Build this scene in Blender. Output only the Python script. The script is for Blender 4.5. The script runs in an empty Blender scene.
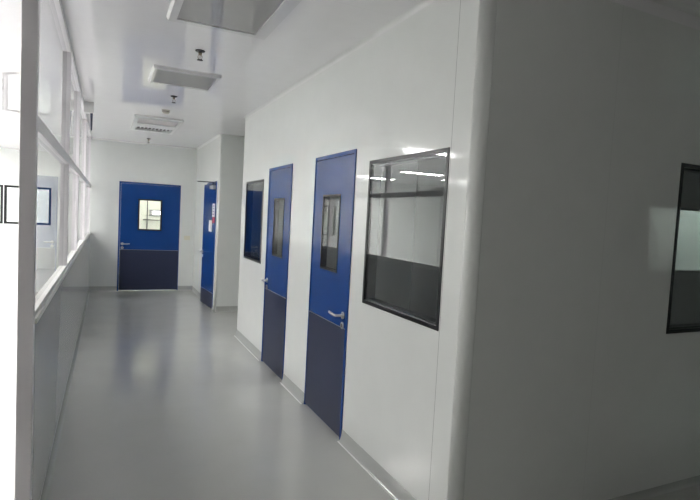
import bpy, bmesh, math
from mathutils import Matrix, Vector
S = bpy.context.scene
COL = S.collection
PI = math.pi

# ---------------------------------------------------------------- measures
XR = 1.584          # corridor side of the right-hand partition
XL = -0.283         # corridor side of the left-hand partition
YF = 1.995          # wall around the corner, facing the camera
YE = 10.81          # end wall of the corridor
YW = 6.74           # far end of the right-hand partition
YG = 8.40           # return wall beyond the side opening
XD = 1.60           # wall with the third door
ZC = 2.85
ZX = 2.95          # the cross corridor is a little higher
LT = 0.060          # thickness of the glazed partition
YP = 2.610          # near end of the glazed partition
YB = -1.46          # wall behind the camera
YL = 14.6           # far wall of the bright room
EYE = 1.62

# ---------------------------------------------------------------- materials
def new_mat(name):
    m = bpy.data.materials.new(name); m.use_nodes = True
    nt = m.node_tree; nt.nodes.clear()
    out = nt.nodes.new('ShaderNodeOutputMaterial')
    return m, nt, out

def paint(name, col, rough=0.4, metallic=0.0, ior=1.45, noise=0.03, scale=6.0, bump=0.0, seams=None, seam_col=0.45, rough_var=0.0):
    """painted / plastic / metal surface with slight procedural mottling; seams = [(axis, [positions])]"""
    m, nt, out = new_mat(name)
    N = nt.nodes.new; L = nt.links.new
    b = N('ShaderNodeBsdfPrincipled'); L(b.outputs[0], out.inputs[0])
    b.inputs['Metallic'].default_value = metallic
    b.inputs['Roughness'].default_value = rough
    b.inputs['IOR'].default_value = ior
    geo = N('ShaderNodeNewGeometry')
    nz = N('ShaderNodeTexNoise'); nz.inputs['Scale'].default_value = scale; nz.inputs['Detail'].default_value = 3
    L(geo.outputs['Position'], nz.inputs['Vector'])
    mx = N('ShaderNodeMix'); mx.data_type = 'RGBA'
    mx.inputs['A'].default_value = (*[c*(1-noise) for c in col], 1)
    mx.inputs['B'].default_value = (*[min(1, c*(1+noise)) for c in col], 1)
    L(nz.outputs['Fac'], mx.inputs['Factor'])
    c_out = mx.outputs['Result']
    if seams:
        sep = N('ShaderNodeSeparateXYZ'); L(geo.outputs['Position'], sep.inputs[0])
        acc = None
        for ax, ps in seams:
            for p in ps:
                cm = N('ShaderNodeMath'); cm.operation = 'COMPARE'
                L(sep.outputs['XYZ'.index(ax)], cm.inputs[0]); cm.inputs[1].default_value = p; cm.inputs[2].default_value = 0.0016
                if acc is None: acc = cm.outputs[0]
                else:
                    mm = N('ShaderNodeMath'); mm.operation = 'MAXIMUM'; L(acc, mm.inputs[0]); L(cm.outputs[0], mm.inputs[1]); acc = mm.outputs[0]
        m2 = N('ShaderNodeMix'); m2.data_type = 'RGBA'
        L(acc, m2.inputs['Factor']); L(c_out, m2.inputs['A']); m2.inputs['B'].default_value = (*[c*seam_col for c in col], 1)
        c_out = m2.outputs['Result']
    L(c_out, b.inputs['Base Color'])
    if rough_var:
        mr = N('ShaderNodeMapRange'); L(nz.outputs['Fac'], mr.inputs['Value'])
        mr.inputs['To Min'].default_value = max(0.01, rough-rough_var); mr.inputs['To Max'].default_value = rough+rough_var
        L(mr.outputs[0], b.inputs['Roughness'])
    if bump:
        bp = N('ShaderNodeBump'); bp.inputs['Strength'].default_value = bump; bp.inputs['Distance'].default_value = 0.01
        n2 = N('ShaderNodeTexNoise'); n2.inputs['Scale'].default_value = 2.2; n2.inputs['Detail'].default_value = 1
        L(geo.outputs['Position'], n2.inputs['Vector'])
        L(n2.outputs['Fac'], bp.inputs['Height']); L(bp.outputs[0], b.inputs['Normal'])
    return m

def glass(name, tint=(0.965, 0.975, 0.975), ior=1.5, rough=0.0, coated=False):
    m, nt, out = new_mat(name)
    N = nt.nodes.new; L = nt.links.new
    tr = N('ShaderNodeBsdfTransparent'); tr.inputs[0].default_value = (*tint, 1)
    gl = N('ShaderNodeBsdfGlossy'); gl.inputs['Roughness'].default_value = rough
    fr = N('ShaderNodeFresnel'); fr.inputs['IOR'].default_value = ior
    gm = N('ShaderNodeNewGeometry'); ri = N('ShaderNodeMix')       # same index seen from either face of the pane
    ri.inputs['A'].default_value = ior; ri.inputs['B'].default_value = 1.0/ior
    L(gm.outputs['Backfacing'], ri.inputs['Factor']); L(ri.outputs['Result'], fr.inputs['IOR'])
    mx = N('ShaderNodeMixShader')
    if coated:                                  # anti-reflective back face
        k = N('ShaderNodeMath'); k.operation = 'SUBTRACT'; k.inputs[0].default_value = 1.0; L(gm.outputs['Backfacing'], k.inputs[1])
        k2 = N('ShaderNodeMath'); k2.operation = 'MULTIPLY'; L(fr.outputs[0], k2.inputs[0]); L(k.outputs[0], k2.inputs[1]); L(k2.outputs[0], mx.inputs[0])
    else: L(fr.outputs[0], mx.inputs[0])
    L(tr.outputs[0], mx.inputs[1]); L(gl.outputs[0], mx.inputs[2]); L(mx.outputs[0], out.inputs[0])
    return m

def lamp(name, col, strength):
    m, nt, out = new_mat(name)
    e = nt.nodes.new('ShaderNodeEmission'); e.inputs[0].default_value = (*col, 1); e.inputs[1].default_value = strength
    nt.links.new(e.outputs[0], out.inputs[0])
    return m

WHITE = (0.77, 0.79, 0.77)
M = {}
M['wall_right'] = paint('white_panel_right', WHITE, 0.07, seams=[('Y', [2.205])])
M['wall'] = paint('white_panel', WHITE, 0.08)
M['wall_front'] = paint('white_panel_front', WHITE, 0.02, seams=[('X', [2.5, 3.7])], seam_col=0.9)
M['ceiling'] = paint('white_ceiling_panel', (0.86, 0.855, 0.865), 0.002, ior=1.55, seams=[('Y', [i*1.2+0.4 for i in range(-1, 12)])], seam_col=0.93)
M['floor'] = paint('grey_epoxy_floor', (0.50, 0.51, 0.49), 0.15, ior=1.5, noise=0.05, bump=0.008, scale=3, rough_var=0.03)
M['wall_shade'] = paint('shade_grey_panel', (0.42, 0.42, 0.42), 0.3)  # white panel with shade put into its colour, darkens the cross corridor
M['floor_bounce'] = paint('bounce_light_epoxy_floor', (0.60, 0.60, 0.61), 0.2, ior=1.5)  # corridor epoxy made lighter, reads overexposed and bounces light onto the ceiling
M['dado'] = paint('partition_panel', (0.62, 0.62, 0.62), 0.09)
M['alu'] = paint('white_aluminium', (0.80, 0.775, 0.80), 0.28)
M['sill'] = paint('white_sill', (0.80, 0.80, 0.77), 0.3)
M['cove'] = paint('grey_cove', (0.47, 0.485, 0.47), 0.15, ior=1.5)
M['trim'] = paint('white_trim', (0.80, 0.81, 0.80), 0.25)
M['blue'] = paint('blue_door_paint', (0.004, 0.052, 0.245), 0.22, noise=0.06)
M['kick'] = paint('slate_kick_plate', (0.023, 0.031, 0.074), 0.42, noise=0.10, scale=30)
M['black'] = paint('black_frame', (0.008, 0.009, 0.011), 0.30)
M['gasket'] = paint('dark_gasket', (0.015, 0.015, 0.018), 0.5)
M['steel'] = paint('brushed_steel', (0.62, 0.61, 0.60), 0.28, metallic=1.0)
M['brass'] = paint('dull_brass', (0.30, 0.25, 0.19), 0.4, metallic=0.9)
M['dark'] = paint('dark_metal', (0.05, 0.05, 0.05), 0.45)
M['lens'] = paint('grey_diffuser', (0.34, 0.34, 0.33), 0.4)
M['lens_gloss'] = paint('glossy_grey_diffuser', (0.46, 0.46, 0.45), 0.01, ior=1.5)
M['surround'] = paint('ceiling_surround', (0.76, 0.76, 0.76), 0.05)
M['lens2'] = paint('pale_filter', (0.58, 0.55, 0.54), 0.35)
M['lampbody'] = paint('white_plastic', (0.75, 0.75, 0.74), 0.4)
M['detector'] = paint('grey_white_plastic', (0.50, 0.48, 0.43), 0.4)
M['ivory'] = paint('ivory_plastic', (0.72, 0.70, 0.58), 0.35)
M['paper'] = paint('white_notice', (0.80, 0.80, 0.82), 0.5)
M['violet'] = paint('violet_print', (0.22, 0.16, 0.38), 0.5)
M['red'] = paint('red_print', (0.42, 0.03, 0.09), 0.5)
M['cream'] = paint('cream_panel', (0.80, 0.795, 0.70), 0.4)
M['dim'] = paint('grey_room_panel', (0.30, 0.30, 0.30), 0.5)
M['glass'] = glass('clear_glass')
M['glazing'] = glass('coated_glazing', coated=True)
M['lit'] = lamp('fluorescent_tube_light', (1.0, 0.962, 0.935), 66.0)
M['lit_far'] = lamp('fluorescent_tube_light_far', (1.0, 1.0, 0.93), 42.0)
M['lit_bar'] = lamp('lamp_reflection_glow', (1.0, 1.0, 0.97), 6.0)
M['lit_dim'] = lamp('fluorescent_tube_light_dim', (0.90, 1.0, 0.93), 60.0)

# ---------------------------------------------------------------- mesh helpers
def add_box(bm, x0, x1, y0, y1, z0, z1, bev=0.0):
    vs = [bm.verts.new((x, y, z)) for x in (x0, x1) for y in (y0, y1) for z in (z0, z1)]
    fs = []
    for q in ((0,1,3,2), (4,6,7,5), (0,4,5,1), (2,3,7,6), (0,2,6,4), (1,5,7,3)):
        fs.append(bm.faces.new([vs[i] for i in q]))
    if bev > 0:
        es = list({e for f in fs for e in f.edges})
        bmesh.ops.bevel(bm, geom=es, offset=bev, segments=2, profile=0.6, affect='EDGES')

def add_tube(bm, pts, r, n=12, caps=True):
    pts = [Vector(p) for p in pts]
    rings = []
    for i, p in enumerate(pts):
        a = pts[max(0, i-1)]; b = pts[min(len(pts)-1, i+1)]
        t = (b-a).normalized()
        up = Vector((0, 0, 1)) if abs(t.z) < 0.9 else Vector((1, 0, 0))
        s = t.cross(up).normalized(); u = s.cross(t)
        rr = r[i] if isinstance(r, (list, tuple)) else r
        rings.append([bm.verts.new(p + (s*math.cos(2*PI*k/n) + u*math.sin(2*PI*k/n))*rr) for k in range(n)])
    for a, b in zip(rings, rings[1:]):
        for k in range(n):
            f = bm.faces.new((a[k], a[(k+1) % n], b[(k+1) % n], b[k])); f.smooth = True
    if caps:
        bm.faces.new(rings[0]); bm.faces.new(list(reversed(rings[-1])))

def add_lathe(bm, prof, c, n=28):
    """profile [(r, z)] turned about the vertical axis through c"""
    rings = []
    for r, z in prof:
        if r < 1e-6: rings.append([bm.verts.new((c[0], c[1], c[2]+z))])
        else: rings.append([bm.verts.new((c[0]+r*math.cos(2*PI*k/n), c[1]+r*math.sin(2*PI*k/n), c[2]+z)) for k in range(n)])
    for a, b in zip(rings, rings[1:]):
        for k in range(n):
            k2 = (k+1) % n
            if len(a) == 1 and len(b) == 1: continue
            if len(a) == 1: f = bm.faces.new((a[0], b[k2], b[k]))
            elif len(b) == 1: f = bm.faces.new((a[k], a[k2], b[0]))
            else: f = bm.faces.new((a[k], a[k2], b[k2], b[k]))
            f.smooth = True

def add_extrude(bm, prof, p0, p1, A, B):
    """profile [(a, b)] in the plane spanned by A, B swept from p0 to p1"""
    p0, p1, A, B = map(Vector, (p0, p1, A, B))
    r0 = [bm.verts.new(p0 + A*a + B*b) for a, b in prof]
    r1 = [bm.verts.new(p1 + A*a + B*b) for a, b in prof]
    n = len(prof)
    for k in range(n):
        bm.faces.new((r0[k], r0[(k+1) % n], r1[(k+1) % n], r1[k]))
    bm.faces.new(list(reversed(r0))); bm.faces.new(r1)

def add_frame(bm, x0, x1, z0, z1, y0, y1, w, bot=None):
    """rectangular frame in the local x-z plane, between depths y0 and y1"""
    bot = w if bot is None else bot
    o = [(x0, z0), (x1, z0), (x1, z1), (x0, z1)]
    i = [(x0+w, z0+bot), (x1-w, z0+bot), (x1-w, z1-w), (x0+w, z1-w)]
    vo = {}; 
    for y in (y0, y1):
        vo[y] = ([bm.verts.new((x, y, z)) for x, z in o], [bm.verts.new((x, y, z)) for x, z in i])
    for k in range(4):
        j = (k+1) % 4
        bm.faces.new((vo[y0][0][k], vo[y0][0][j], vo[y0][1][j], vo[y0][1][k]))
        bm.faces.new((vo[y1][0][k], vo[y1][1][k], vo[y1][1][j], vo[y1][0][j]))
        bm.faces.new((vo[y0][0][k], vo[y1][0][k], vo[y1][0][j], vo[y0][0][j]))
        bm.faces.new((vo[y0][1][k], vo[y0][1][j], vo[y1][1][j], vo[y1][1][k]))

def link(name, bm, mat, parent=None, smooth=False):
    bmesh.ops.recalc_face_normals(bm, faces=bm.faces)
    me = bpy.data.meshes.new(name); bm.to_mesh(me); bm.free()
    mats = mat if isinstance(mat, (list, tuple)) else [mat]
    for m in mats: me.materials.append(m)
    o = bpy.data.objects.new(name, me); COL.objects.link(o)
    if parent: o.parent = parent
    return o

def box(name, dims, mat, parent=None, bev=0.0):
    bm = bmesh.new(); add_box(bm, *dims, bev=bev); return link(name, bm, mat, parent)

def tag(o, label=None, cat=None, group=None, kind=None):
    if label: o['label'] = label
    if cat: o['category'] = cat
    if group: o['group'] = group
    if kind: o['kind'] = kind
    return o

def empty(name, loc, rz=0.0, **k):
    o = bpy.data.objects.new(name, None); COL.objects.link(o)
    o.empty_display_size = 0.1
    o.location = loc; o.rotation_euler = (0, 0, rz)
    return tag(o, **k)

def copy_tree(o, parent=None):
    c = o.copy(); COL.objects.link(c)
    if parent: c.parent = parent
    for ch in [x for x in o.children]: copy_tree(ch, c)
    return c

def wall(name, plane, a, b, u0, u1, mat, holes=(), z0=0.0, z1=ZC, label=None):
    """slab between a and b on axis 'X' or 'Y'; runs u0..u1 on the other; holes (u0,u1,z0,z1) go right through"""
    us = sorted({u0, u1, *[h[0] for h in holes], *[h[1] for h in holes]})
    zs = sorted({z0, z1, *[h[2] for h in holes], *[h[3] for h in holes]})
    us = [u for u in us if u0 <= u <= u1]; zs = [z for z in zs if z0 <= z <= z1]
    bm = bmesh.new(); vc = {}
    def V(p, u, z):
        k = (p, u, z)
        if k not in vc: vc[k] = bm.verts.new((p, u, z) if plane == 'X' else (u, p, z))
        return vc[k]
    def solid(i, j):
        if i < 0 or j < 0 or i >= len(us)-1 or j >= len(zs)-1: return False
        uc = (us[i]+us[i+1])/2; zc = (zs[j]+zs[j+1])/2
        return not any(h[0] < uc < h[1] and h[2] < zc < h[3] for h in holes)
    for i in range(len(us)-1):
        for j in range(len(zs)-1):
            if not solid(i, j): continue
            for p in (a, b):
                bm.faces.new((V(p, us[i], zs[j]), V(p, us[i+1], zs[j]), V(p, us[i+1], zs[j+1]), V(p, us[i], zs[j+1])))
            for di, dj, e in ((-1, 0, ((i, j), (i, j+1))), (1, 0, ((i+1, j), (i+1, j+1))), (0, -1, ((i, j), (i+1, j))), (0, 1, ((i, j+1), (i+1, j+1)))):
                if not solid(i+di, j+dj):
                    (i0, j0), (i1, j1) = e
                    bm.faces.new((V(a, us[i0], zs[j0]), V(b, us[i0], zs[j0]), V(b, us[i1], zs[j1]), V(a, us[i1], zs[j1])))
    return tag(link(name, bm, mat), label=label, cat='wall', kind='structure')

# ---------------------------------------------------------------- floor, ceiling
def floor_slab():
    bm = bmesh.new()
    for z in (0.0, -0.12):
        v = [bm.verts.new((x, y, z)) for x, y in ((-7.2, -2.9), (10.2, -2.9), (10.2, 17.2), (XL-LT/2, 17.2), (XL-LT/2, YP), (-7.2, YP))]
        bm.faces.new(v)
    bm.verts.ensure_lookup_table()
    for k in range(6):
        j = (k+1) % 6
        bm.faces.new((bm.verts[k], bm.verts[j], bm.verts[6+j], bm.verts[6+k]))
    return link('floor', bm, M['floor'])
tag(box('floor_room', (-7.2, XL-LT/2, YP, 17.2, -0.12, 0.0), M['floor_bounce']), 'epoxy floor of the bright room at left, lightened to bounce light', 'floor', kind='structure')
tag(floor_slab(), 'glossy grey epoxy floor running the length of the corridor', 'floor', kind='structure')
tag(box('ceiling_cross', (-7.2, 10.2, -2.9, YF-0.0005, ZX, ZX+0.12), M['ceiling']), 'white panel ceiling of the cross corridor, above the shaded wall at right', 'ceiling', kind='structure')
tag(box('ceiling', (-7.2, 10.2, YF, 17.2, ZC, ZC+0.12), M['ceiling']), 'glossy white panel ceiling above the corridor', 'ceiling', kind='structure')

# ---------------------------------------------------------------- openings
D1 = (4.712, 5.482); D2 = (3.321, 4.103); DH = 2.115
W1 = (2.2137, 3.111, 1.055, 2.014)     # large window near the corner
W2 = (5.695, 6.50, 1.055, 2.014)       # far window on the same wall
FD = (0.197, 1.317); FDH = 2.102
D3 = (8.555, 9.43)
W3 = (3.111, 4.31, 1.018, 2.061)       # window around the corner
WB = (7.84, 9.7, 1.01, 2.09)            # lit window behind the camera
RC = 0.060                             # radius of the rounded corner
T = 0.08
wall('wall_right', 'X', XR, XR+T, YF+RC, YW-0.03, M['wall_right'],
     [(*D1, 0, DH), (*D2, 0, DH), W1, W2], label='white panel wall with two blue doors and two dark windows')
wall('wall_front', 'Y', YF, YF+T, XR+RC, 10.0, M['wall_front'], [W3], z1=ZC, label='shaded white wall around the rounded corner at right')
wall('wall_back', 'Y', YE, YE+T, XL, XD+T, M['wall'], [(*FD, 0, FDH)], label='white end wall of the corridor around the far blue door')
wall('wall_return', 'Y', YG, YG+T, XD+0.03, 4.2, M['wall'], label='shaded grey return wall beside the third blue door')
wall('wall_recess', 'X', XD, XD+T, YG+0.03, YE, M['wall'], [(*D3, 0, DH)], label='white side wall holding the third blue door')
wall('wall_side', 'Y', YW-0.08, YW, XR+0.03, 4.2, M['wall'], label='end of the right wall at the side opening')
wall('wall_left', 'X', XL-LT, XL, YP+0.0605, YE, M['dado'], z1=1.072, label='grey half height wall under the glazed partition')
# rooms beyond what the corridor shows
wall('wall_room', 'X', 4.2, 4.28, YF+T, YE, M['dim'], label='inner wall of the rooms behind the right wall')
wall('wall_camera', 'Y', YB-T, YB, -7.0, 10.0, M['wall_shade'], [WB], z1=ZX, label='white wall behind the viewer, greyed to darken its reflection')
wall('wall_east', 'X', 10.0, 10.08, -2.8, YF+T, M['wall'], z1=ZX, label='end wall of the cross corridor')
wall('wall_west', 'X', -7.08, -7.0, -2.8, 17.0, M['wall'], label='far side wall of the bright room')
wall('wall_south', 'Y', -2.88, -2.8, -7.0, 10.0, M['wall'], z1=ZX, label='wall of the room behind the viewer')
wall('wall_blocker', 'Y', 1.997, 2.077, -7.0, -4.40, M['wall'], label='unseen wall added near the viewer to block light from the bright room')  # unseen wall, added to keep the bright room's light off wall_front
LW = [(-2.215 - k*0.99, -1.245 - k*0.99) for k in range(2)]
wall('wall_far', 'Y', YL, YL+T, -7.0, XL-LT, M['wall'], [(a, b, 1.07, 1.985) for a, b in LW], label='far white wall of the bright room at left')
wall('wall_beyond', 'X', XL-LT, XL, YE+T, 17.0, M['wall'], label='side wall of the bright room beyond the corridor end')
wall('wall_north', 'Y', 17.0, 17.08, -7.0, 4.2, M['wall'], label='back wall of the room beyond')
wall('wall_annex', 'Y', 13.4, 13.48, XL, 4.2, M['cream'], label='cream wall of the lit room behind the far blue door')
wall('wall_annex_side', 'X', 3.2, 3.28, YE+T, 13.4, M['wall'], label='side wall of the lit room behind the far blue door')

# rounded corners
def corner(name, cx, cy, r, a0, mat, label):
    bm = bmesh.new(); n = 14
    prof = [(r*math.cos(a0+PI/2*k/n), r*math.sin(a0+PI/2*k/n)) for k in range(n+1)] + [(0, 0)]
    r0 = [bm.verts.new((cx+a, cy+b, 0)) for a, b in prof]; r1 = [bm.verts.new((cx+a, cy+b, ZC)) for a, b in prof]
    for k in range(len(prof)):
        j = (k+1) % len(prof)
        f = bm.faces.new((r0[k], r0[j], r1[j], r1[k])); f.smooth = k < n
    bm.faces.new(r0); bm.faces.new(r1)
    return tag(link(name, bm, mat), label, 'corner', kind='structure')
corner('trim_1', XR+RC, YF+RC, RC, PI, M['wall'], 'rounded white corner where the right wall turns')
corner('trim_2', XR+0.03, YW-0.03, 0.03, PI/2, M['wall'], 'rounded corner at the far end of the right wall')
corner('trim_3', XD+0.03, YG+0.03, 0.03, PI, M['wall'], 'rounded corner beside the third blue door')

# coved skirting (grey epoxy turned up the wall)
def cove_prof(r=0.088, n=8):
    return [(0.0015, 0)] + [(r - r*math.sin(PI/2*k/n), r - r*math.cos(PI/2*k/n)) for k in range(n+1)][0:] + [(0.0, r)]
def cove_run(bm, p0, p1, A, r=0.088):
    n = 9
    arc = [(0.022*(1-math.sin(PI/2*k/n)), r*(1-math.cos(PI/2*k/n))) for k in range(n+1)]   # floor edge -> wall
    prof = [(a+0.003, b+0.0004) for a, b in arc] + [(0.0, r), (0.0, 0.0004)]
    add_extrude(bm, prof, p0, p1, A, (0, 0, 1))
def coves(name, runs, label, rr=0.088):
    bm = bmesh.new()
    for p0, p1, A in runs: cove_run(bm, p0, p1, A, rr)
    return tag(link(name, bm, M['cove']), label, 'skirting', kind='structure')
XN = (-1, 0, 0)
coves('baseboard_right', [((XR, a, 0), (XR, b, 0), XN) for a, b in ((YF+RC, D2[0]), (D2[1], D1[0]), (D1[1], YW-0.03))], 'grey coved skirting along the right wall between the doors')
coves('baseboard_front', [((XR+RC, YF, 0), (10, YF, 0), (0, -1, 0))], 'grey coved skirting under the shaded wall at right', 0.045)
coves('baseboard_back', [((XL, YE, 0), (FD[0], YE, 0), (0, -1, 0)), ((FD[1], YE, 0), (XD, YE, 0), (0, -1, 0))], 'grey coved skirting on the end wall')
coves('baseboard_recess', [((XD, D3[1], 0), (XD, YE, 0), XN), ((XD, YG+0.03, 0), (XD, D3[0], 0), XN)], 'grey coved skirting beside the third blue door')
coves('baseboard_return', [((XD+0.03, YG, 0), (4.2, YG, 0), (0, -1, 0))], 'grey coved skirting under the return wall')
coves('baseboard_left', [((XL, YP+0.061, 0), (XL, YE, 0), (1, 0, 0))], 'grey coved skirting along the half height wall')
bm = bmesh.new(); n = 16; r = 0.088
arc = [(0.022*(1-math.sin(PI/2*k/9)), r*(1-math.cos(PI/2*k/9))) for k in range(10)]
prev = None
for k in range(n+1):
    a = PI + PI/2*k/n
    d = (math.cos(a), math.sin(a))
    ring = [bm.verts.new((XR+RC+d[0]*(RC+q+0.003), YF+RC+d[1]*(RC+q+0.003), z+0.0004)) for q, z in arc]
    if prev:
        for i in range(9):
            f = bm.faces.new((prev[i], prev[i+1], ring[i+1], ring[i])); f.smooth = True
    prev = ring
tag(link('baseboard_corner', bm, M['cove']), 'grey coved skirting turning the rounded corner', 'skirting', kind='structure')

# white sealing bead where the skirting meets the floor
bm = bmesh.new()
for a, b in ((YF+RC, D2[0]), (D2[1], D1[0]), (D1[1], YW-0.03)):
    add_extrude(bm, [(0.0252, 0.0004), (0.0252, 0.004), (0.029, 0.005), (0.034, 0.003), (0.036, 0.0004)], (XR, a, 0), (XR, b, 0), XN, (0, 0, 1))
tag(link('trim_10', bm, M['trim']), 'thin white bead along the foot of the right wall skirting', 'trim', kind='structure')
# ceiling coves
def ceil_cove(name, p0, p1, A, label, r=0.03):
    bm = bmesh.new(); n = 6
    arc = [(r*(1-math.sin(PI/2*k/n)), -r*(1-math.cos(PI/2*k/n))) for k in range(n+1)]
    prof = [(a+0.001, b-0.0004) for a, b in arc] + [(0.0, -r), (0.0, -0.0004)]
    add_extrude(bm, prof, p0, p1, A, (0, 0, 1))
    tag(link(name, bm, M['trim']), label, 'trim', kind='structure')
ceil_cove('trim_4', (XR, YF+RC, ZC), (XR, YW-0.03, ZC), XN, 'white cove strip between right wall and ceiling')
ceil_cove('trim_5', (XR+RC, YF-0.001, ZX), (10, YF-0.001, ZX), (0, -1, 0), 'white cove strip above the shaded wall at right')
ceil_cove('trim_6', (XL, YE, ZC), (XD, YE, ZC), (0, -1, 0), 'white cove strip above the end wall')
ceil_cove('trim_7', (XD, YG+0.03, ZC), (XD, YE, ZC), XN, 'white cove strip above the third blue door')

# ---------------------------------------------------------------- doors
def lever(bm, x, z, d, y=0.0):
    """lever on a round rose; d = +1 points to larger x; front is -y"""
    c = Vector((x, y, z))
    add_tube(bm, [(x, y, z), (x, y-0.006, z), (x, y-0.009, z)], [0.027, 0.027, 0.023], 20)
    pts = [(x, y-0.006, z), (x, y-0.045, z), (x+d*0.006, y-0.057, z), (x+d*0.02, y-0.062, z), (x+d*0.07, y-0.062, z+0.002), (x+d*0.115, y-0.060, z+0.005), (x+d*0.130, y-0.056, z+0.007)]
    add_tube(bm, pts, [0.010, 0.010, 0.0105, 0.0105, 0.010, 0.0095, 0.008], 12)

def make_door(name, loc, rz, w, h, win, kick_h, handle_x, hdir, label, swing=0.0, hinge_right=True, frame_w=0.015):
    root = empty(name, loc, rz, label=label, cat='door', kind='structure')
    g = 0.001; fw = 0.030; dep = T-0.004
    # frame: two jambs and a head, standing 8 mm proud of the wall
    fl, fr = (fw, 0.012) if hinge_right else (0.012, fw)      # narrow jamb on the hinge side
    bm = bmesh.new()
    add_box(bm, g, fl, -0.008, dep, 0.0, h-g, 0.002)
    add_box(bm, w-fr, w-g, -0.008, dep, 0.0, h-g, 0.002)
    add_box(bm, fl, w-fr, -0.008, dep, h-fw, h-g, 0.002)
    link('frame', bm, M['blue'], root)
    # leaf about its own hinge line
    lx0, lx1 = fl+0.003, w-fr-0.003
    hx = lx1 if hinge_right else lx0
    y0, y1 = -0.002, 0.042
    z0, z1 = 0.012, h-fw-0.003
    wx0, wx1, wz0, wz1 = win or (lx0+0.2, lx0+0.3, 1.2, 1.3)
    bm = bmesh.new()
    xs = [lx0, wx0, wx1, lx1]; zs = [z0, wz0, wz1, z1]
    for i in range(3):
        for j in range(3):
            if win and i == 1 and j == 1: continue
            add_box(bm, xs[i]-hx, xs[i+1]-hx, y0, y1, zs[j], zs[j+1])
    bmesh.ops.remove_doubles(bm, verts=bm.verts, dist=1e-5)
    # drop the doubled inner faces
    seen = {}
    for f in list(bm.faces):
        seen.setdefault(tuple(sorted(v.index if v.index >= 0 else id(v) for v in f.verts)), []).append(f)
    bm.verts.index_update()
    seen = {}
    for f in bm.faces: seen.setdefault(tuple(sorted(v.index for v in f.verts)), []).append(f)
    dead = [f for fs in seen.values() if len(fs) > 1 for f in fs]
    bmesh.ops.delete(bm, geom=dead, context='FACES_ONLY')
    leaf = link('leaf', bm, M['blue'], root)
    leaf.location = (hx, 0, 0); leaf.rotation_euler = (0, 0, swing)
    if win:
        bm = bmesh.new(); add_frame(bm, wx0-hx, wx1-hx, wz0, wz1, y0-0.004, y1+0.004, frame_w)
        link('window_frame', bm, M['black'], leaf)
        box('window_pane', (wx0-hx+frame_w+0.0005, wx1-hx-frame_w-0.0005, y0-0.001, y0+0.005, wz0+frame_w+0.0005, wz1-frame_w-0.0005), M['glass'], leaf)
    box('kick_plate', (lx0-hx+0.0005, lx1-hx-0.0005, y0-0.0025, y0-0.0002, z0+0.004, kick_h), M['kick'], leaf, 0.0006)
    box('kick_plate_edge', (lx0-hx+0.004, lx1-hx-0.004, y0-0.003, y0-0.0002, kick_h+0.0003, kick_h+0.005), M['steel'], leaf)
    bm = bmesh.new(); lever(bm, handle_x-hx, 0.91, hdir, y0-0.0002); link('lever_handle', bm, M['steel'], leaf)
    bm = bmesh.new()
    kx = handle_x-hx
    add_tube(bm, [(kx, y0-0.0005, 0.835), (kx, y0-0.0065, 0.835), (kx, y0-0.009, 0.835)], [0.026, 0.026, 0.022], 20)
    e = link('key_escutcheon', bm, M['steel'], leaf)
    bm = bmesh.new(); add_box(bm, kx-0.005, kx+0.005, y0-0.012, y0-0.008, 0.823, 0.847, 0.002); link('keyhole', bm, M['dark'], leaf)
    return root, leaf

w1 = D1[1]-D1[0]; w2 = D2[1]-D2[0]
make_door('door_1', (XR, D2[1], 0), -PI/2, w2, DH, (0.205, 0.548, 1.205, 1.80), 0.815, 0.697, -1,
          'near blue door with slate kick plate beside the largest window', hinge_right=False)
make_door('door_2', (XR, D1[1], 0), -PI/2, w1, DH, (0.225, 0.565, 1.19, 1.79), 0.815, 0.085, 1,
          'blue door with slate kick plate between the far window and the near blue door')
make_door('door_3', (FD[0], YE, 0), 0.0, FD[1]-FD[0], FDH, (0.342, 0.780, 1.180, 1.79), 0.797, 0.078, 1, frame_w=0.028,
          label='wide blue door with lit window on the end wall of the corridor')
d3w = D3[1]-D3[0]
root4, leaf4 = make_door('door_4', (XD, D3[1], 0), -PI/2, d3w, DH, None, 0.27, 0.09, 1,
          'blue door with pasted notices, slightly ajar, beside the end wall', swing=math.radians(4.0))
# overhead closer with its arm standing out into the corridor
hx = d3w-0.030-0.003
bm = bmesh.new(); add_box(bm, -0.26, -0.04, -0.052, -0.0025, 1.985, 2.045, 0.006); link('door_closer', bm, M['steel'], leaf4)
bm = bmesh.new(); add_tube(bm, [(-0.12, -0.03, 2.046), (-0.12, -0.03, 2.094)], 0.012, 10)
add_extrude(bm, [(-0.011, 0), (0.011, 0), (0.011, 0.008), (-0.011, 0.008)], (-0.12, -0.03, 2.088), (-0.155, -0.275, 2.088), (0.99, -0.14, 0), (0, 0, 1))
add_extrude(bm, [(-0.010, 0), (0.010, 0), (0.010, 0.008), (-0.010, 0.008)], (-0.155, -0.27, 2.0965), (-0.02, -0.012, 2.0965), (0.89, 0.46, 0), (0, 0, 1))
link('closer_arm', bm, M['dark'], leaf4)
def notice(dims, mat, label, name='notice'):
    x0, x1, z0, z1 = dims
    o = box(name, (x0, x1, -0.0058, -0.0024, z0, z1), mat, leaf4)
    o['label'] = label; return o
notice((-0.20, -0.05, 1.53, 1.75), M['paper'], 'white notice')
for k in range(4):
    box('printed_band', (-0.175, -0.075, -0.0064, -0.0060, 1.565+k*0.045, 1.585+k*0.045), M['violet'], leaf4)
notice((-0.19, -0.04, 1.43, 1.525), M['red'], 'red notice')
notice((-0.40, -0.21, 1.28, 1.47), M['paper'], 'white notice')

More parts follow.
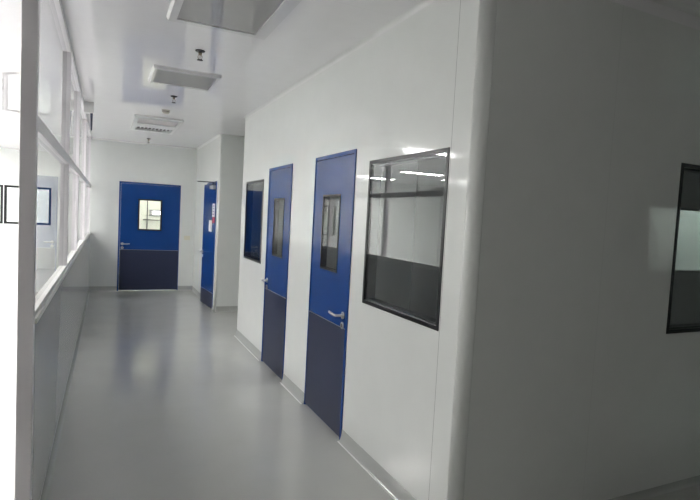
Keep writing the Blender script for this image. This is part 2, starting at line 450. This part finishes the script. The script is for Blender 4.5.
# ---------------------------------------------------------------- framed windows
def make_window(name, loc, rz, w, z0, z1, label, fw=0.024):
    root = empty(name, loc, rz, label=label, cat='window', kind='structure')
    bm = bmesh.new(); add_frame(bm, 0.001, w-0.001, z0+0.001, z1-0.001, -0.003, T-0.002, fw); link('window_frame', bm, M['black'], root)
    box('window_pane', (fw+0.0005, w-fw-0.0005, 0.000, 0.006, z0+fw+0.0005, z1-fw-0.0005), M['glass'], root)
    box('window_pane', (fw+0.0005, w-fw-0.0005, 0.0085, 0.0125, z0+fw+0.0005, z1-fw-0.0005), M['glass'], root)
    bm = bmesh.new(); add_frame(bm, fw-0.0005, w-fw+0.0005, z0+fw-0.0005, z1-fw+0.0005, 0.0130, T-0.003, 0.012); link('spacer', bm, M['black'], root)
    return root
make_window('window_1', (XR, W1[1], 0), -PI/2, W1[1]-W1[0], W1[2], W1[3], 'large dark window in black frame between the corner and the near blue door')
make_window('window_2', (XR, W2[1], 0), -PI/2, W2[1]-W2[0], W2[2], W2[3], 'narrow dark window in black frame at the far end of the right wall')
make_window('window_3', (W3[0], YF, 0), 0.0, W3[1]-W3[0], W3[2], W3[3], 'dark window in black frame around the corner, cut by the right picture edge')
make_window('window_4', (WB[1], YB, 0), PI, WB[1]-WB[0], WB[2], WB[3], 'lit window behind the viewer, mirrored in the dark window at right')
for k, (a, b) in enumerate(LW):
    make_window('window_%d' % (5+k), (a, YL, 0), 0.0, b-a, 1.07, 1.985,
                ['black framed window in the bright room, just behind the near white post', 'black framed window in the bright room, cut by the left picture edge'][k], fw=0.04)

# ---------------------------------------------------------------- glazed partition on the left
gp = empty('window_9', (XL-LT/2, YP, 0), 0.0, label='white framed glazed partition standing on the half height wall at left', cat='glazed partition', kind='structure')
def gbox(name, x0, x1, y0, y1, z0, z1, mat, bev=0.002):
    return box(name, (x0-(XL-LT/2), x1-(XL-LT/2), y0-YP, y1-YP, z0, z1), mat, gp, bev)
X0, X1 = XL-LT, XL
gbox('post', X0, X1, YP, YP+0.06, 0.0, ZC-0.001, M['alu'], 0.003)
MUL = [4.70, 6.25, 8.20, 10.20]
for y in MUL:
    gbox('mullion', X0, X1, y, y+0.055, 1.122, 1.934, M['alu'])
    gbox('mullion', X0, X1, y, y+0.055, 2.0005, ZC-0.046, M['alu'])
gbox('middle_rail', X0, X1, YP+0.0605, YE-0.001, 1.9345, 2.0, M['alu'])
gbox('head_rail', X0, X1, YP+0.0605, YE-0.001, ZC-0.0455, ZC-0.001, M['alu'])
gbox('sill', X0-0.006, X1+0.008, YP+0.0605, YE-0.001, 1.073, 1.098, M['sill'])
gbox('glazing_bead', X0+0.004, X1-0.004, YP+0.0605, YE-0.001, 1.0985, 1.1215, M['sill'])
edges = [YP+0.0605] + [v for y in MUL for v in (y, y+0.055)] + [YE-0.001]
for a, b in zip(edges[0::2], edges[1::2]):
    gbox('pane', X0+0.026, X0+0.032, a+0.0005, b-0.0005, 1.122, 1.934, M['glazing'], 0)
    gbox('pane', X0+0.026, X0+0.032, a+0.0005, b-0.0005, 2.0005, ZC-0.046, M['glazing'], 0)

# ---------------------------------------------------------------- ceiling fittings
def ceiling_panel(x0, x1, y0, y1, gx0, gx1, gy0, gy1, lens, label):
    root = empty('ceiling_light', ((x0+x1)/2, (y0+y1)/2, ZC), label=label, cat='ceiling light')
    cx, cy = (x0+x1)/2, (y0+y1)/2
    bm = bmesh.new()
    d = 0.028
    # bevelled white surround: four sides around a recessed lens
    o = [(x0, y0), (x1, y0), (x1, y1), (x0, y1)]
    m_ = [(x0+0.012, y0+0.012), (x1-0.012, y0+0.012), (x1-0.012, y1-0.012), (x0+0.012, y1-0.012)]
    i = [(gx0, gy0), (gx1, gy0), (gx1, gy1), (gx0, gy1)]
    L0 = [bm.verts.new((x-cx, y-cy, -0.0005)) for x, y in o]
    L1 = [bm.verts.new((x-cx, y-cy, -d)) for x, y in m_]
    L2 = [bm.verts.new((x-cx, y-cy, -d)) for x, y in i]
    L3 = [bm.verts.new((x-cx, y-cy, -0.0005)) for x, y in i]
    for A, B in ((L0, L1), (L1, L2), (L2, L3), (L3, L0)):
        for k in range(4):
            j = (k+1) % 4
            bm.faces.new((A[k], A[j], B[j], B[k]))
    link('surround', bm, M['surround'], root)
    box('diffuser', (gx0-cx+0.001, gx1-cx-0.001, gy0-cy+0.001, gy1-cy-0.001, -0.022, -0.004), lens, root)
    return root
ceiling_panel(0.315, 0.970, 2.40, 3.60, 0.372, 0.878, 2.46, 3.535, M['lens_gloss'], 'large unlit grey panel in white surround on the ceiling nearest the viewer')
ceiling_panel(0.33, 0.912, 4.83, 5.43, 0.365, 0.878, 4.875, 5.385, M['lens'], 'small unlit grey square panel in white surround, between two ceiling sprinklers')
# air vent with a pale filter and a slot of slats
vx0, vx1, vy0, vy1 = 0.30, 0.92, 7.52, 8.92
cx, cy = (vx0+vx1)/2, (vy0+vy1)/2
vent = empty('ceiling_vent', (cx, cy, ZC), label='white ceiling vent with slatted slot nearest the end wall', cat='air vent')
bm = bmesh.new()
for (a, b, c_, d) in ((vx0, vx0+0.06, vy0, vy1), (vx1-0.05, vx1, vy0, vy1), (vx0+0.06, vx1-0.05, vy0, vy0+0.14), (vx0+0.06, vx1-0.05, 8.08, 8.42), (vx0+0.06, vx1-0.05, 8.76, vy1)):
    add_box(bm, a-cx, b-cx, c_-cy, d-cy, -0.026, -0.0005)
link('frame', bm, M['trim'], vent)
box('filter_panel', (vx0+0.061-cx, vx1-0.051-cx, vy0+0.141-cy, 8.079-cy, -0.018, -0.001), M['lens2'], vent)
box('slot_backing', (vx0+0.061-cx, vx1-0.051-cx, 8.421-cy, 8.759-cy, -0.004, -0.0008), M['gasket'], vent)
ns = 10
for k in range(ns):
    x = vx0+0.075 + (vx1-vx0-0.14)*k/(ns-1) - cx
    bm = bmesh.new(); add_extrude(bm, [(-0.006, -0.006), (-0.003, -0.006), (0.006, -0.022), (0.003, -0.022)], (x, 8.422-cy, 0), (x, 8.758-cy, 0), (1, 0, 0), (0, 0, 1))
    link('slat', bm, M['trim'], vent)

def sprinkler():
    root = empty('sprinkler', (0, 0, ZC))
    bm = bmesh.new(); add_lathe(bm, [(0, -0.0005), (0.036, -0.0005), (0.038, -0.004), (0.030, -0.010), (0.014, -0.012), (0, -0.012)], (0, 0, 0)); link('escutcheon', bm, M['dark'], root)
    bm = bmesh.new(); add_lathe(bm, [(0, -0.0125), (0.013, -0.0125), (0.013, -0.03), (0.010, -0.034), (0, -0.034)], (0, 0, 0)); link('body', bm, M['brass'], root)
    bm = bmesh.new()
    for s in (-1, 1): add_tube(bm, [(s*0.010, 0, -0.034), (s*0.016, 0, -0.046), (s*0.013, 0, -0.060), (s*0.003, 0, -0.068)], 0.0028, 8)
    add_tube(bm, [(0, 0, -0.034), (0, 0, -0.060)], 0.0022, 8)
    link('frame_arms', bm, M['brass'], root)
    bm = bmesh.new(); add_lathe(bm, [(0, -0.067), (0.006, -0.067), (0.022, -0.070), (0.023, -0.073), (0.006, -0.0735), (0, -0.0735)], (0, 0, 0)); link('deflector', bm, M['dark'], root)
    return root
SP = [((0.621, 4.20, ZC), 'dark brass sprinkler on the ceiling nearest the viewer, before the small square panel'),
      ((0.630, 6.02, ZC), 'dark brass sprinkler on the ceiling beyond the small square panel'),
      ((0.640, 9.95, ZC), 'dark brass sprinkler on the ceiling between the vent and the end wall')]
sp0 = sprinkler()
for k, (p, lab) in enumerate(SP):
    o = sp0 if k == 0 else copy_tree(sp0)
    o.location = p; tag(o, lab, 'sprinkler', 'ceiling sprinklers')
sd = empty('smoke_detector', (0.635, 6.93, ZC), label='small pale smoke detector on the ceiling just before the vent', cat='smoke detector')
bm = bmesh.new(); add_lathe(bm, [(0, -0.0005), (0.052, -0.0005), (0.052, -0.010), (0.048, -0.014), (0, -0.014)], (0, 0, 0)); link('mounting_base', bm, M['detector'], sd)
bm = bmesh.new(); add_lathe(bm, [(0, -0.0142), (0.044, -0.0142), (0.044, -0.026), (0.034, -0.042), (0.020, -0.048), (0, -0.049)], (0, 0, 0)); link('sensor_head', bm, M['detector'], sd)
bm = bmesh.new(); add_lathe(bm, [(0.0445, -0.017), (0.046, -0.017), (0.046, -0.023), (0.0445, -0.023), (0.0445, -0.017)], (0, 0, 0)); link('sensor_slot', bm, M['dark'], sd)
# small box with a dark strip beside the glazing head
hb = empty('ceiling_box', (XL+0.05, 7.1, ZC), label='small white box with dark strip hanging at ceiling level beside the glazed partition', cat='ceiling box')
box('housing', (-0.049, 0.06, -0.06, 0.06, -0.125, -0.0005), M['lampbody'], hb, 0.006)
bm = bmesh.new(); add_extrude(bm, [(-0.014, 0), (0.014, 0), (0.009, -0.20), (-0.004, -0.20)], (0.035, -0.02, -0.1255), (0.035, 0.03, -0.1255), (1, 0, 0), (0, 0, 1)); link('hanging_strip', bm, M['kick'], hb)
# switch on the end wall
sw = empty('light_switch', (1.465, YE, 1.06), label='ivory light switch on the end wall right of the wide blue door', cat='light switch')
box('switch_plate', (-0.058, 0.058, -0.010, -0.0003, -0.043, 0.043), M['ivory'], sw, 0.003)
for s in (-1, 1): box('rocker', (s*0.026-0.018, s*0.026+0.018, -0.014, -0.0102, -0.024, 0.024), M['ivory'], sw, 0.0015)

# ---------------------------------------------------------------- lamps of the rooms around
def tube_lamp(x, y, lx, ly, mat, label, group, cat='ceiling light', z=ZC):
    root = empty('ceiling_light', (x, y, z), label=label, cat=cat, group=group)
    bm = bmesh.new()
    hx_, hy_ = lx/2, ly/2
    for (a, b, c_, d) in ((-hx_-0.03, -hx_, -hy_-0.03, hy_+0.03), (hx_, hx_+0.03, -hy_-0.03, hy_+0.03), (-hx_, hx_, -hy_-0.03, -hy_), (-hx_, hx_, hy_, hy_+0.03)):
        add_box(bm, a, b, c_, d, -0.02, -0.0005)
    link('surround', bm, M['trim'], root)
    box('diffuser', (-hx_+0.001, hx_-0.001, -hy_+0.001, hy_-0.001, -0.014, -0.001), mat, root)
    return root
for x, y in ((-1.95, 4.6), (-1.95, 7.6), (-3.9, 4.6), (-3.9, 7.6), (-3.9, 11.0), (-5.8, 4.6), (-5.8, 12.0), (-3.9, 13.4)):
        tube_lamp(x, y, 1.15, 0.28, M['lit'], 'lit ceiling light of the bright room at left', 'lit ceiling lights of the bright room')
tube_lamp(-4.0, 15.8, 1.15, 0.28, M['lit'], 'lit ceiling light of the room behind the far windows at left', 'lit ceiling lights beyond the far windows')
tube_lamp(-1.6, 15.8, 1.15, 0.28, M['lit'], 'lit ceiling light of the room behind the far windows at left', 'lit ceiling lights beyond the far windows')
tube_lamp(1.0, 12.1, 1.15, 0.28, M['lit_far'], 'lit ceiling light in the room behind the wide far blue door', None)
tube_lamp(8.9, -2.1, 1.15, 0.28, M['lit_dim'], 'lit ceiling light of the room behind the viewer', None, z=ZX)
# lit room behind the end door: glowing bar for a lamp reflection in the door window, and dark joints
wl = empty('lamp_reflection_bar', (1.12, 13.4, 1.51), label='glowing bar standing in for a lamp reflection in the far blue door window', cat='lamp reflection')
box('backplate', (-0.20, 0.20, -0.03, -0.0005, -0.075, 0.075), M['lens'], wl, 0.004)
box('diffuser', (-0.13, 0.12, -0.06, -0.0305, -0.035, 0.035), M['lit_bar'], wl, 0.004)
for nme, d_, lab in (('trim_8', (0.865, 0.885, 13.385, 13.3995, 0.0, 2.848), 'dark upright joint on the cream wall behind the far door'),
                ('trim_9', (0.78, 3.19, 13.38, 13.3845, 1.328, 1.345), 'dark rail on the cream wall behind the far door')):
    tag(box(nme, d_, M['dark']), lab, 'trim', kind='structure')

# ---------------------------------------------------------------- world, camera
w = bpy.data.worlds.new('World'); S.world = w; w.use_nodes = True
bg = w.node_tree.nodes.get('Background') or w.node_tree.nodes.new('ShaderNodeBackground')
bg.inputs[0].default_value = (0.5, 0.5, 0.52, 1); bg.inputs[1].default_value = 0.0

f_px, yaw, pitch, roll = 516.42, 0.4417, -0.0604, 0.0530
fw_ = Vector((math.sin(yaw)*math.cos(pitch), math.cos(yaw)*math.cos(pitch), math.sin(pitch)))
r0 = Vector((math.cos(yaw), -math.sin(yaw), 0)); u0 = r0.cross(fw_)
r_ = r0*math.cos(roll) + u0*math.sin(roll); u_ = -r0*math.sin(roll) + u0*math.cos(roll)
cam = bpy.data.cameras.new('camera'); co = bpy.data.objects.new('camera', cam); COL.objects.link(co)
cam.sensor_width = 36.0; cam.sensor_fit = 'HORIZONTAL'; cam.lens = f_px*36.0/700.0
cam.clip_start = 0.02
co.matrix_world = Matrix(((r_.x, u_.x, -fw_.x, 0), (r_.y, u_.y, -fw_.y, 0), (r_.z, u_.z, -fw_.z, EYE), (0, 0, 0, 1)))
S.camera = co

S.view_settings.view_transform = 'Standard'; S.view_settings.look = 'None'
S.view_settings.gamma = 1.0; S.view_settings.use_curve_mapping = False
S.view_settings.exposure = 0.42
c = S.cycles
c.max_bounces = 14; c.diffuse_bounces = 7; c.glossy_bounces = 6; c.transmission_bounces = 6; c.transparent_max_bounces = 16
c.sample_clamp_indirect = 30.0
c.use_denoising = True
